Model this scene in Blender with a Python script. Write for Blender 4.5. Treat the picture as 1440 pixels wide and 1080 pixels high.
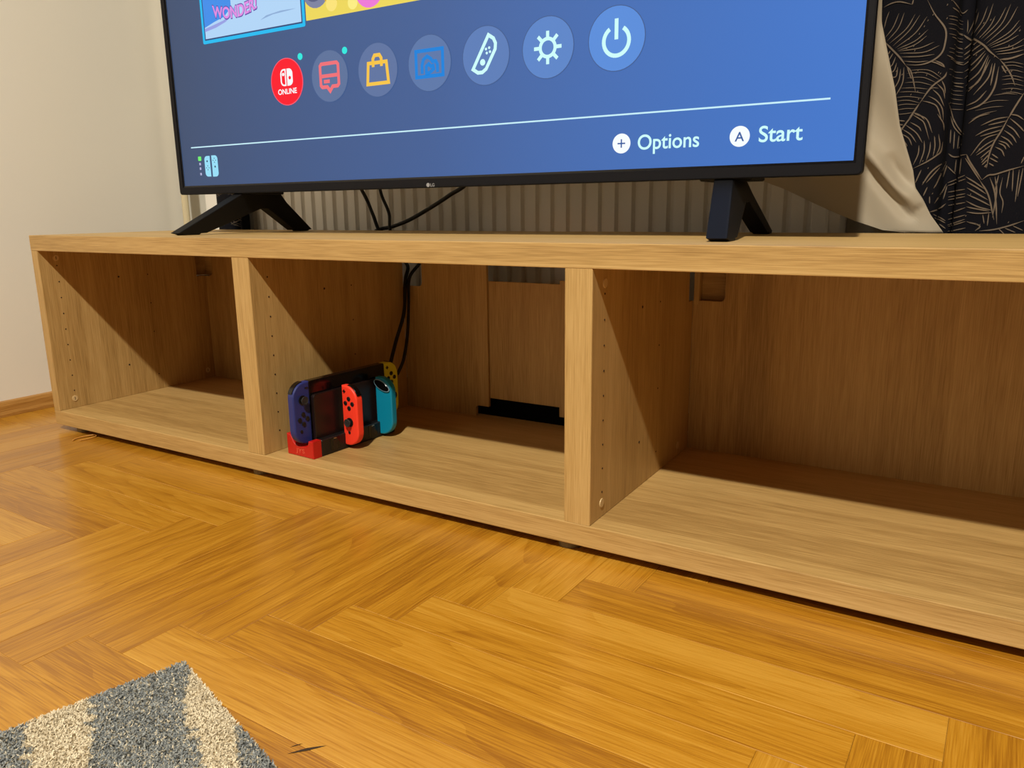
import bpy, bmesh, math, random
import numpy as np
from mathutils import Matrix, Vector

random.seed(7); np.random.seed(7)
for o in list(bpy.data.objects): bpy.data.objects.remove(o)
S = bpy.context.scene
COL = S.collection

# ------------------------------------------------------------------ camera, world, lights, exposure
cam = bpy.data.cameras.new('camera'); camo = bpy.data.objects.new('camera', cam); COL.objects.link(camo)
cam.sensor_fit = 'HORIZONTAL'; cam.sensor_width = 36.0; cam.lens = 36.0*1084.16/1440.0
cam.clip_start = 0.02
r_ = Vector((0.85667837, 0.51572396, -0.01144397)); u_ = Vector((-0.10479912, 0.19572006, 0.97504400)); f_ = Vector((-0.50509336, 0.83409979, -0.22171656))
camo.matrix_world = Matrix(((r_.x, u_.x, -f_.x, 1.59340), (r_.y, u_.y, -f_.y, -0.82272), (r_.z, u_.z, -f_.z, 0.41974), (0, 0, 0, 1)))
S.camera = camo

W = bpy.data.worlds.new('world'); S.world = W; W.use_nodes = True
W.node_tree.nodes['Background'].inputs[0].default_value = (1.0, 0.9, 0.75, 1)
W.node_tree.nodes['Background'].inputs[1].default_value = 0.05

# the room's shaded ceiling lamp: a small round opening facing down
ld = bpy.data.lights.new('ceiling_lamp_light', 'AREA'); ld.shape = 'DISK'; ld.size = 0.13; ld.energy = 182; ld.color = (1.0, 0.945, 0.81)
lo = bpy.data.objects.new('ceiling_lamp_light', ld); COL.objects.link(lo); lo.location = (1.74, -2.08, 3.05)

S.view_settings.view_transform = 'Standard'; S.view_settings.look = 'None'
S.view_settings.gamma = 1.0; S.view_settings.use_curve_mapping = False
S.view_settings.exposure = 0.0

# ------------------------------------------------------------------ colour + material helpers
def lin(c):
    return tuple(((v/255)/12.92 if v/255 <= 0.04045 else ((v/255+0.055)/1.055)**2.4) for v in c)
def rgba(c): return (*lin(c), 1.0)

def mat(name, color, rough=0.5, metal=0.0, spec=0.5, bump=0.0, bscale=200.0, coat=0.0, vary=0.0):
    m = bpy.data.materials.new(name); m.use_nodes = True
    nt = m.node_tree; b = nt.nodes['Principled BSDF']
    b.inputs['Base Color'].default_value = rgba(color); b.inputs['Roughness'].default_value = rough
    b.inputs['Metallic'].default_value = metal; b.inputs['Specular IOR Level'].default_value = spec
    b.inputs['Coat Weight'].default_value = coat
    tc = nt.nodes.new('ShaderNodeTexCoord'); n = nt.nodes.new('ShaderNodeTexNoise')
    n.inputs['Scale'].default_value = bscale; n.inputs['Detail'].default_value = 3
    nt.links.new(tc.outputs['Object'], n.inputs['Vector'])
    if vary > 0:
        mx = nt.nodes.new('ShaderNodeMix'); mx.data_type = 'RGBA'; mx.blend_type = 'MULTIPLY'
        mx.inputs['Factor'].default_value = vary
        mx.inputs['A'].default_value = rgba(color)
        nt.links.new(n.outputs['Fac'], mx.inputs['B']); nt.links.new(mx.outputs['Result'], b.inputs['Base Color'])
    if bump > 0:
        bp = nt.nodes.new('ShaderNodeBump'); bp.inputs['Strength'].default_value = bump; bp.inputs['Distance'].default_value = 0.001
        nt.links.new(n.outputs['Fac'], bp.inputs['Height']); nt.links.new(bp.outputs['Normal'], b.inputs['Normal'])
    return m

def emit(name, color, strength=1.0):
    m = bpy.data.materials.new(name); m.use_nodes = True
    nt = m.node_tree; b = nt.nodes['Principled BSDF']
    b.inputs['Base Color'].default_value = (0.004, 0.004, 0.005, 1); b.inputs['Roughness'].default_value = 0.45
    b.inputs['Specular IOR Level'].default_value = 0.2
    b.inputs['Emission Color'].default_value = rgba(color); b.inputs['Emission Strength'].default_value = strength
    return m

def ramp(nt, stops):
    r = nt.nodes.new('ShaderNodeValToRGB'); e = r.color_ramp.elements
    while len(e) < len(stops): e.new(0.5)
    for i, (p, c) in enumerate(stops): e[i].position = p; e[i].color = rgba(c)
    return r

def wood(name, axis, dark, mid, light, plank=0.09, fine=1.0, rough=0.5, rnd=0.0, bandw=0.5, cathedral=0.0, coat=0.0, spec=0.5, strips=0.0, pores=0.7, streak=0.5):
    """procedural wood: grain runs along the local axis (0, 1 or 2)"""
    m = bpy.data.materials.new(name); m.use_nodes = True
    nt = m.node_tree; N = nt.nodes; Lk = nt.links.new; b = N['Principled BSDF']
    b.inputs['Roughness'].default_value = rough; b.inputs['Coat Weight'].default_value = coat; b.inputs['Coat Roughness'].default_value = 0.18
    b.inputs['Specular IOR Level'].default_value = spec
    tc = N.new('ShaderNodeTexCoord'); oi = N.new('ShaderNodeObjectInfo')
    off = N.new('ShaderNodeVectorMath'); off.operation = 'MULTIPLY_ADD'
    cmb = N.new('ShaderNodeCombineXYZ')
    for k, s in enumerate((13.7, 7.3, 5.1)):
        ml = N.new('ShaderNodeMath'); ml.operation = 'MULTIPLY'; ml.inputs[1].default_value = s
        Lk(oi.outputs['Random'], ml.inputs[0]); Lk(ml.outputs[0], cmb.inputs[k])
    off.inputs[1].default_value = (1, 1, 1)
    Lk(tc.outputs['Object'], off.inputs[0]); Lk(cmb.outputs[0], off.inputs[2])
    def mapped(along, across):
        mp = N.new('ShaderNodeMapping'); sc = [across]*3; sc[axis] = along
        mp.inputs['Scale'].default_value = sc; Lk(off.outputs[0], mp.inputs['Vector']); return mp
    def noise(mp, scale, detail, rgh=0.55, dist=0.0):
        n = N.new('ShaderNodeTexNoise'); n.inputs['Scale'].default_value = scale; n.inputs['Detail'].default_value = detail
        n.inputs['Roughness'].default_value = rgh; n.inputs['Distortion'].default_value = dist
        Lk(mp.outputs[0], n.inputs['Vector']); return n
    n1 = noise(mapped(2.2*fine, 60*fine), 1.0, 5, 0.6, 0.3)        # streaks
    n2 = noise(mapped(20*fine, 760*fine), 1.0, 2, 0.5)              # pores
    n3 = noise(mapped(0.25, 1.0/plank), 1.0, 1, 0.4)                # broad bands
    def mathn(op, a, bb):
        q = N.new('ShaderNodeMath'); q.operation = op
        for i, v in enumerate((a, bb)):
            if isinstance(v, (int, float)): q.inputs[i].default_value = v
            else: Lk(v, q.inputs[i])
        return q.outputs[0]
    base = mathn('ADD', mathn('MULTIPLY', n1.outputs['Fac'], streak), mathn('MULTIPLY', n3.outputs['Fac'], bandw))
    base = mathn('ADD', base, mathn('MULTIPLY', mathn('SUBTRACT', n2.outputs['Fac'], 0.5), pores))
    base = mathn('ADD', base, 0.275-streak*0.5)
    if strips > 0:                                  # printed boards of slightly different tone, side by side
        sn = N.new('ShaderNodeVectorMath'); sn.operation = 'SNAP'; inc = [0.083]*3; inc[axis] = 50.0
        sn.inputs[1].default_value = inc; Lk(off.outputs[0], sn.inputs[0])
        wn = N.new('ShaderNodeTexWhiteNoise'); wn.noise_dimensions = '3D'; Lk(sn.outputs[0], wn.inputs['Vector'])
        base = mathn('ADD', base, mathn('MULTIPLY', mathn('SUBTRACT', wn.outputs['Value'], 0.5), strips))
    if cathedral > 0:
        mp = mapped(0.9, 9.5); wv = N.new('ShaderNodeTexNoise'); wv.inputs['Scale'].default_value = 1.0; wv.inputs['Detail'].default_value = 1.2
        Lk(mp.outputs[0], wv.inputs['Vector'])
        fr = mathn('FRACT', mathn('MULTIPLY', wv.outputs['Fac'], 21.0), 0.0)      # growth rings: slow rise, sharp edge
        base = mathn('ADD', base, mathn('MULTIPLY', mathn('SUBTRACT', 0.3, mathn('POWER', fr, 2.5)), cathedral))
    if rnd > 0:
        base = mathn('ADD', base, mathn('MULTIPLY', mathn('SUBTRACT', oi.outputs['Random'], 0.5), rnd))
    r = ramp(nt, [(0.28, dark), (0.52, mid), (0.80, light)])
    Lk(base, r.inputs[0]); Lk(r.outputs[0], b.inputs['Base Color'])
    bp = N.new('ShaderNodeBump'); bp.inputs['Strength'].default_value = 0.25; bp.inputs['Distance'].default_value = 0.0004
    Lk(n2.outputs['Fac'], bp.inputs['Height']); Lk(bp.outputs['Normal'], b.inputs['Normal'])
    return m

OAKC = ((156, 121, 68), (187, 151, 92), (206, 171, 112))
M = {}
M['oak_x'] = wood('oak_grain_along', 0, *OAKC, plank=0.10, strips=0.16)
M['oak_z'] = wood('oak_grain_upright', 2, *OAKC, plank=0.10, strips=0.16)
M['oak_edge'] = wood('oak_edge_band', 0, (156, 118, 64), (190, 152, 90), (208, 172, 110), plank=0.2, fine=0.8)
M['parquet'] = wood('oak_parquet', 0, (150, 96, 20), (183, 127, 32), (202, 149, 55), plank=0.05, fine=1.0, rough=0.30, rnd=0.22, bandw=0.42, cathedral=0.12, coat=0.35, pores=0.75, streak=0.45)
M['skirting'] = wood('skirting_wood', 1, (140, 92, 36), (178, 128, 62), (198, 150, 84), plank=0.2, rough=0.4)
M['wall'] = mat('wall_paint', (242, 238, 227), 0.9, spec=0.2, bump=0.12, bscale=260)
M['ceiling'] = mat('ceiling_paint', (196, 190, 178), 0.95, spec=0.2)
M['wall_dark'] = mat('taupe_wall_low_bounce', (72, 66, 58), 0.9, spec=0.2)  # unseen walls, darkened to keep bounce light out of the bench
M['subfloor'] = mat('subfloor', (120, 80, 30), 0.8)
M['rad'] = mat('radiator_enamel', (250, 246, 238), 0.35)
M['pipe'] = mat('pipe_enamel', (222, 208, 172), 0.4)
M['tvplastic'] = mat('tv_plastic', (17, 17, 23), 0.55, spec=0.18, bump=0.05, bscale=900)
M['tvborder'] = mat('tv_panel_border', (8, 8, 14), 0.25)
M['foot'] = mat('tv_foot_plastic', (15, 15, 18), 0.55, spec=0.2, bump=0.15, bscale=1500)
M['gap_shade'] = mat('gap_shade_black', (3, 3, 3), 0.9, spec=0.1)  # near-black, stands in for shade in the gap
M['grey'] = mat('grey_print', (150, 150, 155), 0.5)
M['black'] = mat('black_plastic', (14, 13, 14), 0.45)
M['gloss'] = mat('black_gloss', (10, 8, 9), 0.16)
M['cable'] = mat('cable_rubber', (13, 12, 15), 0.55)
M['plate'] = mat('dock_plate', (26, 15, 13), 0.38)
M['red'] = mat('red_plastic', (190, 22, 14), 0.42)
M['jc_red'] = mat('red_controller', (255, 62, 38), 0.5)
M['jc_blue'] = mat('blue_controller', (38, 48, 116), 0.5)
M['jc_teal'] = mat('teal_controller', (0, 136, 172), 0.45)
M['jc_yellow'] = mat('yellow_controller', (222, 214, 30), 0.5)
M['rubber'] = mat('stick_rubber', (36, 35, 34), 0.7)
M['rim'] = mat('trigger_rim', (120, 160, 180), 0.3)
M['redprint'] = mat('red_cap_print', (214, 84, 60), 0.5)
M['camcover'] = mat('cam_cover_plastic', (214, 184, 132), 0.5)
M['hole'] = mat('drilled_hole', (48, 28, 14), 0.9)
M['steel'] = mat('steel', (160, 155, 148), 0.3, metal=1.0)
M['footpad'] = mat('bench_foot_plastic', (116, 102, 70), 0.5)
M['tan'] = mat('tan_rubber', (206, 146, 64), 0.5)
M['gouge'] = mat('floor_gouge_dark', (52, 34, 16), 0.8)
M['gold'] = mat('gold_thread_print', (112, 96, 80), 0.7)
M['curtain'] = mat('curtain_cloth', (12, 11, 19), 0.9, spec=0.2, bump=0.3, bscale=1400)

# sheer fabric
m = bpy.data.materials.new('sheer_fabric'); m.use_nodes = True; nt = m.node_tree
b = nt.nodes['Principled BSDF']; b.inputs['Base Color'].default_value = rgba((214, 200, 176)); b.inputs['Roughness'].default_value = 0.6
b.inputs['Sheen Weight'].default_value = 0.3
tl = nt.nodes.new('ShaderNodeBsdfTranslucent'); tl.inputs[0].default_value = rgba((214, 200, 176))
tp = nt.nodes.new('ShaderNodeBsdfTransparent')
mx1 = nt.nodes.new('ShaderNodeMixShader'); mx1.inputs[0].default_value = 0.35
mx2 = nt.nodes.new('ShaderNodeMixShader'); mx2.inputs[0].default_value = 0.12
nt.links.new(b.outputs[0], mx1.inputs[1]); nt.links.new(tl.outputs[0], mx1.inputs[2])
nt.links.new(mx1.outputs[0], mx2.inputs[1]); nt.links.new(tp.outputs[0], mx2.inputs[2])
nt.links.new(mx2.outputs[0], nt.nodes['Material Output'].inputs[0]); M['sheer'] = m

# colour-attribute cloth for the rug
m = bpy.data.materials.new('rug_yarn'); m.use_nodes = True; nt = m.node_tree
b = nt.nodes['Principled BSDF']; b.inputs['Roughness'].default_value = 0.95; b.inputs['Specular IOR Level'].default_value = 0.1
at = nt.nodes.new('ShaderNodeAttribute'); at.attribute_name = 'yarn'; nt.links.new(at.outputs['Color'], b.inputs['Base Color']); M['rug'] = m
M['rugback'] = mat('rug_backing', (150, 138, 118), 0.95, bump=0.4, bscale=900)

# ------------------------------------------------------------------ mesh helpers
def link(name, me, material=None, parent=None, smooth=False):
    o = bpy.data.objects.new(name, me); COL.objects.link(o)
    if material is not None: me.materials.append(material)
    if smooth:
        for p in me.polygons: p.use_smooth = True
    if parent is not None: o.parent = parent
    return o
def tag(o, label=None, cat=None, group=None, kind=None):
    if label: o['label'] = label
    if cat: o['category'] = cat
    if group: o['group'] = group
    if kind: o['kind'] = kind
    return o
def empty(name, loc=(0, 0, 0), rot=None):
    o = bpy.data.objects.new(name, None); COL.objects.link(o); o.location = loc; o.empty_display_size = 0.05
    if rot is not None: o.rotation_euler = rot
    return o
def bm_mesh(name, bm):
    bmesh.ops.recalc_face_normals(bm, faces=bm.faces[:])
    me = bpy.data.meshes.new(name); bm.to_mesh(me); bm.free(); return me
def bbox(bm, x0, x1, y0, y1, z0, z1, bevel=0.0, seg=1):
    g = bmesh.ops.create_cube(bm, size=1.0)
    vs = g['verts']
    for v in vs:
        v.co = Vector(((x0+x1)/2+v.co.x*(x1-x0), (y0+y1)/2+v.co.y*(y1-y0), (z0+z1)/2+v.co.z*(z1-z0)))
    if bevel > 0:
        es = list({e for v in vs for e in v.link_edges})
        bmesh.ops.bevel(bm, geom=es, offset=bevel, segments=seg, affect='EDGES', profile=0.5)
def box(name, b6, material, parent=None, bevel=0.0008, seg=1):
    bm = bmesh.new(); bbox(bm, *b6, bevel=bevel, seg=seg)
    return link(name, bm_mesh(name, bm), material, parent)
def prism_bm(bm, pts, axis, a, b, bevel=0.0, seg=2):
    """closed 2D outline extruded along axis from a to b. axis x: pts=(y,z); y: (x,z); z: (x,y)"""
    def P(p, t):
        return {'x': (t, p[0], p[1]), 'y': (p[0], t, p[1]), 'z': (p[0], p[1], t)}[axis]
    v0 = [bm.verts.new(P(p, a)) for p in pts]; v1 = [bm.verts.new(P(p, b)) for p in pts]
    n = len(pts); f0 = bm.faces.new(v0); f1 = bm.faces.new(v1)
    for i in range(n): bm.faces.new((v0[i], v0[(i+1) % n], v1[(i+1) % n], v1[i]))
    bmesh.ops.recalc_face_normals(bm, faces=bm.faces[:])
    if bevel > 0:
        es = list(f0.edges)+list(f1.edges)
        bmesh.ops.bevel(bm, geom=es, offset=bevel, segments=seg, affect='EDGES', profile=0.6)
def prism(name, pts, axis, a, b, material, parent=None, bevel=0.0, seg=2, smooth=False):
    bm = bmesh.new(); prism_bm(bm, pts, axis, a, b, bevel, seg)
    return link(name, bm_mesh(name, bm), material, parent, smooth)
def tube_bm(bm, pts, r, sides=8, taper=None):
    pts = [Vector(p) for p in pts]; rings = []
    up = Vector((0.13, 0.21, 0.97))
    for i, p in enumerate(pts):
        t = (pts[min(i+1, len(pts)-1)]-pts[max(i-1, 0)]).normalized()
        a = t.cross(up)
        if a.length < 1e-3: a = t.cross(Vector((1, 0, 0)))
        a.normalize(); c = t.cross(a)
        rr = r if taper is None else taper[i]
        rings.append([bm.verts.new(p+a*math.cos(2*math.pi*k/sides)*rr+c*math.sin(2*math.pi*k/sides)*rr) for k in range(sides)])
    for i in range(len(rings)-1):
        for k in range(sides): bm.faces.new((rings[i][k], rings[i][(k+1) % sides], rings[i+1][(k+1) % sides], rings[i+1][k]))
    bm.faces.new(rings[0]); bm.faces.new(rings[-1])
def spline(ctrl, n=10):
    """Catmull-Rom through control points of any dimension"""
    c = [np.array(p, float) for p in ctrl]; c = [2*c[0]-c[1]]+c+[2*c[-1]-c[-2]]; out = []
    for i in range(1, len(c)-2):
        for k in range(n):
            t = k/n
            out.append(0.5*((2*c[i])+(-c[i-1]+c[i+1])*t+(2*c[i-1]-5*c[i]+4*c[i+1]-c[i+2])*t*t+(-c[i-1]+3*c[i]-3*c[i+1]+c[i+2])*t**3))
    out.append(c[-2]); return out
def tube(name, ctrl, r, material, parent=None, sides=8, n=10):
    bm = bmesh.new(); tube_bm(bm, spline(ctrl, n), r, sides)
    return link(name, bm_mesh(name, bm), material, parent, True)
def lathe(name, prof, centre, axis, material, parent=None, seg=20):
    """prof: (radius, offset along axis)"""
    bm = bmesh.new(); ax = Vector(axis).normalized(); a = ax.orthogonal().normalized(); c = ax.cross(a); C0 = Vector(centre)
    rings = []
    for r, h in prof:
        rings.append([bm.verts.new(C0+ax*h+(a*math.cos(2*math.pi*k/seg)+c*math.sin(2*math.pi*k/seg))*max(r, 1e-5)) for k in range(seg)])
    for i in range(len(rings)-1):
        for k in range(seg): bm.faces.new((rings[i][k], rings[i][(k+1) % seg], rings[i+1][(k+1) % seg], rings[i+1][k]))
    bm.faces.new(rings[0]); bm.faces.new(rings[-1])
    return link(name, bm_mesh(name, bm), material, parent, False)

# ================================================================== THE ROOM
FZ = -0.012                                   # top of the floor; bench underside is z = 0
XL, XR, YF, YB, ZC = -0.215, 3.8, -3.6, 0.62, 3.2
def struct(name, b6, material, parent=None):
    o = box(name, b6, material, parent, bevel=0)
    if parent is None: o['kind'] = 'structure'
    return o
floor = struct('floor', (XL-.1, XR+.1, YF-.1, YB+.1, FZ-.12, FZ-.0085), M['subfloor'])
tag(floor, 'honey coloured oak herringbone parquet floor')
tag(struct('wall_left', (XL-.1, XL, YF-.1, YB+.1, FZ-.008, ZC), M['wall']), 'plain cream painted wall left of the bench')
tag(struct('wall_back', (XL, XR, YB, YB+.1, FZ-.008, ZC), M['wall']), 'cream painted wall behind the radiator and curtains')
tag(struct('wall_right', (XR, XR+.1, YF-.1, YB+.1, FZ-.008, ZC), M['wall_dark']), 'unseen taupe wall at the far right of the room, darkened to cut bounce light')
tag(struct('wall_front', (XL, XR, YF-.1, YF, FZ-.008, ZC), M['wall_dark']), 'unseen taupe wall behind the viewer, darkened to cut bounce light')
tag(struct('ceiling', (XL-.1, XR+.1, YF-.1, YB+.1, ZC, ZC+.1), M['ceiling']), 'plain off white ceiling')

# parquet boards, one object each: herringbone, 7 widths to a length
bw, rot = 0.06429, math.radians(-1.685); O = Vector((0.6429, -0.2305)); Lb = 7*bw; gap = 0.00022
def board_mesh(l, w):
    bm = bmesh.new(); c = 0.0005
    b_ = [(-l/2, -w/2), (l/2, -w/2), (l/2, w/2), (-l/2, w/2)]
    t_ = [(-l/2+c, -w/2+c), (l/2-c, -w/2+c), (l/2-c, w/2-c), (-l/2+c, w/2-c)]
    v0 = [bm.verts.new((x, y, -0.008)) for x, y in b_]; v1 = [bm.verts.new((x, y, -c*0.7)) for x, y in b_]; v2 = [bm.verts.new((x, y, 0)) for x, y in t_]
    for A, B in ((v0, v1), (v1, v2)):
        for i in range(4): bm.faces.new((A[i], A[(i+1) % 4], B[(i+1) % 4], B[i]))
    bm.faces.new(v2); bm.faces.new(v0)
    me = bm_mesh('parquet_board', bm); me.materials.append(M['parquet']); return me
full_board = board_mesh(Lb-gap, bw-gap)
cr, sr = math.cos(rot), math.sin(rot)
xa, xb, ya, yb = XL+.006, 2.30, -1.25, YB-.006
def to_world(a, b): return (O.x+cr*a-sr*b, O.y+sr*a+cr*b)
for k in range(-60, 60):
    for mcol in range(-6, 6):
        for kind in (0, 1):
            # lattice: (1,1)*k + (7,-7)*mcol in board widths; H ends at its right-bottom corner (0,0)
            bx, by = (k+7*mcol)*bw, (k-7*mcol)*bw
            if kind == 0: x0, x1, y0, y1 = bx-Lb, bx, by, by+bw
            else: x0, x1, y0, y1 = bx, bx+bw, by+bw-Lb, by+bw
            # crop against the room in board space
            A0, B0 = (xa-O.x), (xb-O.x); A1, B1 = (ya-O.y), (yb-O.y)
            X0, X1, Y0, Y1 = max(x0, A0), min(x1, B0), max(y0, A1), min(y1, B1)
            if X1-X0 < .008 or Y1-Y0 < .008: continue
            cx, cy = to_world((X0+X1)/2, (Y0+Y1)/2)
            whole = abs((X1-X0)-(x1-x0)) < 1e-6 and abs((Y1-Y0)-(y1-y0)) < 1e-6
            l, w = (X1-X0, Y1-Y0) if kind == 0 else (Y1-Y0, X1-X0)
            me = full_board if whole else board_mesh(l-gap, w-gap)
            o = bpy.data.objects.new('parquet_board', me); COL.objects.link(o); o.parent = floor
            flip = math.pi if random.random() < .5 else 0
            o.location = (cx, cy, FZ+random.uniform(-.00012, 0)); o.rotation_euler = (0, 0, rot+flip+(math.pi/2 if kind else 0))

# skirting along the left wall and the back wall
sk = [(XL, FZ), (XL+.016, FZ), (XL+.016, FZ+.006), (XL+.013, FZ+.012), (XL+.012, FZ+.024), (XL+.008, FZ+.031), (XL, FZ+.033)]
o = prism('baseboard_left', sk, 'y', YF+.02, YB-.02, M['skirting']); tag(o, 'low brown wooden skirting along the left wall', kind='structure')
sk2 = [(YB, FZ), (YB-.016, FZ), (YB-.016, FZ+.006), (YB-.012, FZ+.024), (YB-.008, FZ+.031), (YB, FZ+.033)]
o = prism('baseboard_back', sk2, 'x', XL+.02, XR-.02, M['skirting']); tag(o, 'low brown wooden skirting along the back wall', kind='structure')

# dark gouges in the floor in front of the rug
def sliver(name, p0, p1, w):
    bm = bmesh.new(); p0, p1 = Vector(p0), Vector(p1); d = (p1-p0); n = Vector((-d.y, d.x, 0)).normalized()
    prof = [(0, 0), (.25, .6), (.5, 1), (.8, .55), (1, 0)]
    a = [bm.verts.new(p0+d*t+n*w*s+Vector((0, 0, .0002))) for t, s in prof]
    c = [bm.verts.new(p0+d*t-n*w*s*.6+Vector((0, 0, .0002))) for t, s in prof[1:-1]]
    low = [a[0]]+c+[a[-1]]
    for i in range(4):
        q = [a[i], a[i+1], low[i+1], low[i]]; q = list(dict.fromkeys(q)); bm.faces.new(q)
    return link(name, bm_mesh(name, bm), M['gouge'], floor)
sliver('gouge', (1.150, -.452, FZ), (1.171, -.428, FZ), .0021)
sliver('gouge', (1.146, -.445, FZ), (1.152, -.436, FZ), .0008)

# ================================================================== TV BENCH
H, T, TB, D = 0.38, 0.0296, 0.0294, 0.40
zt = H-T
P0 = 0.0214
D1 = (0.5805, 0.6188); D2 = (1.1701, 1.2065); BW = 1.79
bench = empty('tv_bench', (0, 0, 0))
tag(bench, 'long low oak effect media bench with three open compartments', 'tv bench')
# top with a shallow cable notch in its rear edge
prism('top_panel', [(0, 0), (BW, 0), (BW, D), (.985, D), (.985, D-.006), (.80, D-.006), (.80, D), (0, D)], 'z', zt, H, M['oak_x'], bench, bevel=.0013, seg=2)
box('bottom_panel', (0, BW, 0, D, 0, TB), M['oak_x'], bench, .0013, 2)
NZ = 0.274
box_b = .0007
prism('side_panel', [(0, TB), (.385, TB), (.385, NZ), (.353, NZ), (.353, zt), (0, zt)], 'x', 0.0, P0, M['oak_z'], bench, bevel=box_b, seg=1)
box('divider', (D1[0], D1[1], 0.0006, .376, TB, zt), M['oak_z'], bench, box_b)
prism('divider', [(0.0006, TB), (.376, TB), (.376, NZ), (.356, NZ), (.356, zt), (0.0006, zt)], 'x', D2[0], D2[1], M['oak_z'], bench, bevel=box_b, seg=1)
box('side_panel', (BW-P0, BW, 0, .385, TB, zt), M['oak_z'], bench, box_b)
# back panels (vertical grain), with the rounded cable cut-outs
def notch_outline(x0, x1, nx, z0=TB, z1=zt, r=.008):
    pts = [(x0, z0), (x1, z0), (x1, z1), (nx, z1)]
    for i in range(5):
        a = -math.pi/2*i/4
        pts.append((nx-r+r*math.cos(a), NZ+r+r*math.sin(a)))
    pts.append((x0, NZ)); return pts
BY = (.3765, .3825)
prism('back_panel', notch_outline(P0, D1[0], .047), 'y', *BY, M['oak_z'], bench)
lp = notch_outline(D1[1], .815, .665)                      # left fixed piece of the middle bay, cable slot at its foot
lp = [(D1[1], TB), (.786, TB), (.786, .047), (.789, .0505), (.815, .0505), (.815, zt)]+lp[3:]
prism('back_panel', lp, 'y', *BY, M['oak_z'], bench)
box('access_panel', (.8155, .966, BY[0]+.004, BY[1]+.004, .067, .2895), M['oak_z'], bench, .0005)
prism('back_panel', [(.967, .0505), (1.0, .0505), (1.0, TB), (D2[0], TB), (D2[0], zt), (1.02, zt), (1.02, .296), (.967, .296)], 'y', *BY, M['oak_z'], bench)
prism('back_panel', notch_outline(D2[1], BW-P0, 1.257), 'y', *BY, M['oak_z'], bench)
box('knockout_cover', (D2[1]+.010, 1.262, BY[1]+.006, BY[1]+.010, .262, zt), M['oak_x'], bench, .0003)
box('knockout_rail', (D2[1]+.001, D2[1]+.0095, BY[0]-.001, BY[1]+.010, .268, zt), M['oak_z'], bench, .0003)
box('knockout_cover', (-.002, .075, BY[1]+.008, BY[1]+.012, .262, zt), M['oak_x'], bench, .0003)
box('gap_shade_sheet', (.772, 1.02, .3935, .3965, .012, .078), M['gap_shade'], bench, .0005)  # added black sheet standing in for the shade behind the slots
# fittings
box('knockout_cover', (.0015, .0045, .3535, .3925, NZ+.0005, zt-.0005), M['oak_x'], bench, .0003)
box('notch_glint', (.0225, .036, .3725, .3763, .273, .2755), M['steel'], bench, .0004)  # bright sliver added as the glint on the notch's lower edge
disc = None
def small_disc(name, x, y, z, r, material, thick=.0006):
    global disc
    key = name+material.name+str(r)
    me = bpy.data.meshes.get(key)
    if me is None:
        bm = bmesh.new(); g = bmesh.ops.create_cone(bm, cap_ends=True, segments=12, radius1=r, radius2=r*.94, depth=thick)
        bmesh.ops.rotate(bm, verts=g['verts'], cent=(0, 0, 0), matrix=Matrix.Rotation(math.pi/2, 3, 'Y'))
        me = bm_mesh(key, bm); me.materials.append(material)
    o = bpy.data.objects.new(name, me); COL.objects.link(o); o.parent = bench; o.location = (x, y, z); return o
for fx in (P0, D1[1], D2[1]):
    zs = [.320-.0318*i for i in range(9)]
    for z in zs:
        small_disc('pin_hole', fx+.0001, .034+.002*(fx > .1), z-.002*(fx > .1), .0014, M['hole'])
    for z in (.288, .225, .161, .064): small_disc('pin_hole', fx+.0001, .228, z, .0013, M['hole'])
    for z in (.288, .097): small_disc('pin_hole', fx+.0001, .160, z, .0020, M['hole'])
for fx, pts in ((P0, ((.034, .335), (.033, .049), (.357, .049))), (D1[1], ((.325, .049),)), (D2[1], ((.036, .331), (.035, .049), (.325, .047)))):
    for y, z in pts:
        small_disc('cam_cover', fx+.0004, y, z, .0062, M['camcover'], .0012)
        if fx < 1: box('cam_slot', (fx+.0010, fx+.00115, y-.0006, y+.0006, z-.003, z+.003), M['hole'], bench, 0)
for fx in (.06, .583, 1.168, 1.73):
    for fy in (.026, .36):
        lathe('bench_foot', [(.0165, FZ), (.0165, FZ+.009), (.015, FZ+.0105), (.014, .0)], (fx, fy, 0), (0, 0, 1), M['footpad'], bench)

# ================================================================== TELEVISION
TX0, TX1, TZ0, TZ1, TY = 0.228, 1.464, 0.4535, 1.168, 0.18
tv = empty('television', (0, 0, 0)); tag(tv, 'large flat television with a blue menu screen standing on the bench', 'television')
SX0, SX1, SZ0, SZ1 = .2425, 1.4535, .4700, 1.156
def rrect(x0, x1, z0, z1, r, n=5):
    out = []
    for cx, cz, a0 in ((x1-r, z0+r, -90), (x1-r, z1-r, 0), (x0+r, z1-r, 90), (x0+r, z0+r, 180)):
        for i in range(n+1):
            a = math.radians(a0+90*i/n); out.append((cx+r*math.cos(a), cz+r*math.sin(a)))
    return out
def frame_prism(name, outer, inner, y0, y1, material, parent, bevel=0.0):
    bm = bmesh.new(); n = len(outer)
    R = [[bm.verts.new((p[0], y, p[1])) for p in L] for L, y in ((outer, y0), (inner, y0), (inner, y1), (outer, y1))]
    for a in range(4):
        A, B = R[a], R[(a+1) % 4]
        for i in range(n): bm.faces.new((A[i], A[(i+1) % n], B[(i+1) % n], B[i]))
    bmesh.ops.recalc_face_normals(bm, faces=bm.faces[:])
    if bevel:
        es = [e for e in bm.edges if e.verts[0] in set(R[0]) and e.verts[1] in set(R[0])]
        bmesh.ops.bevel(bm, geom=es, offset=bevel, segments=2, affect='EDGES')
    return link(name, bm_mesh(name, bm), material, parent)
frame_prism('bezel', rrect(TX0, TX1, TZ0, TZ1, .006), rrect(SX0-.003, SX1+.003, SZ0-.003, SZ1+.003, .0006), TY-.001, TY+.014, M['tvplastic'], tv, .0012)
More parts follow.
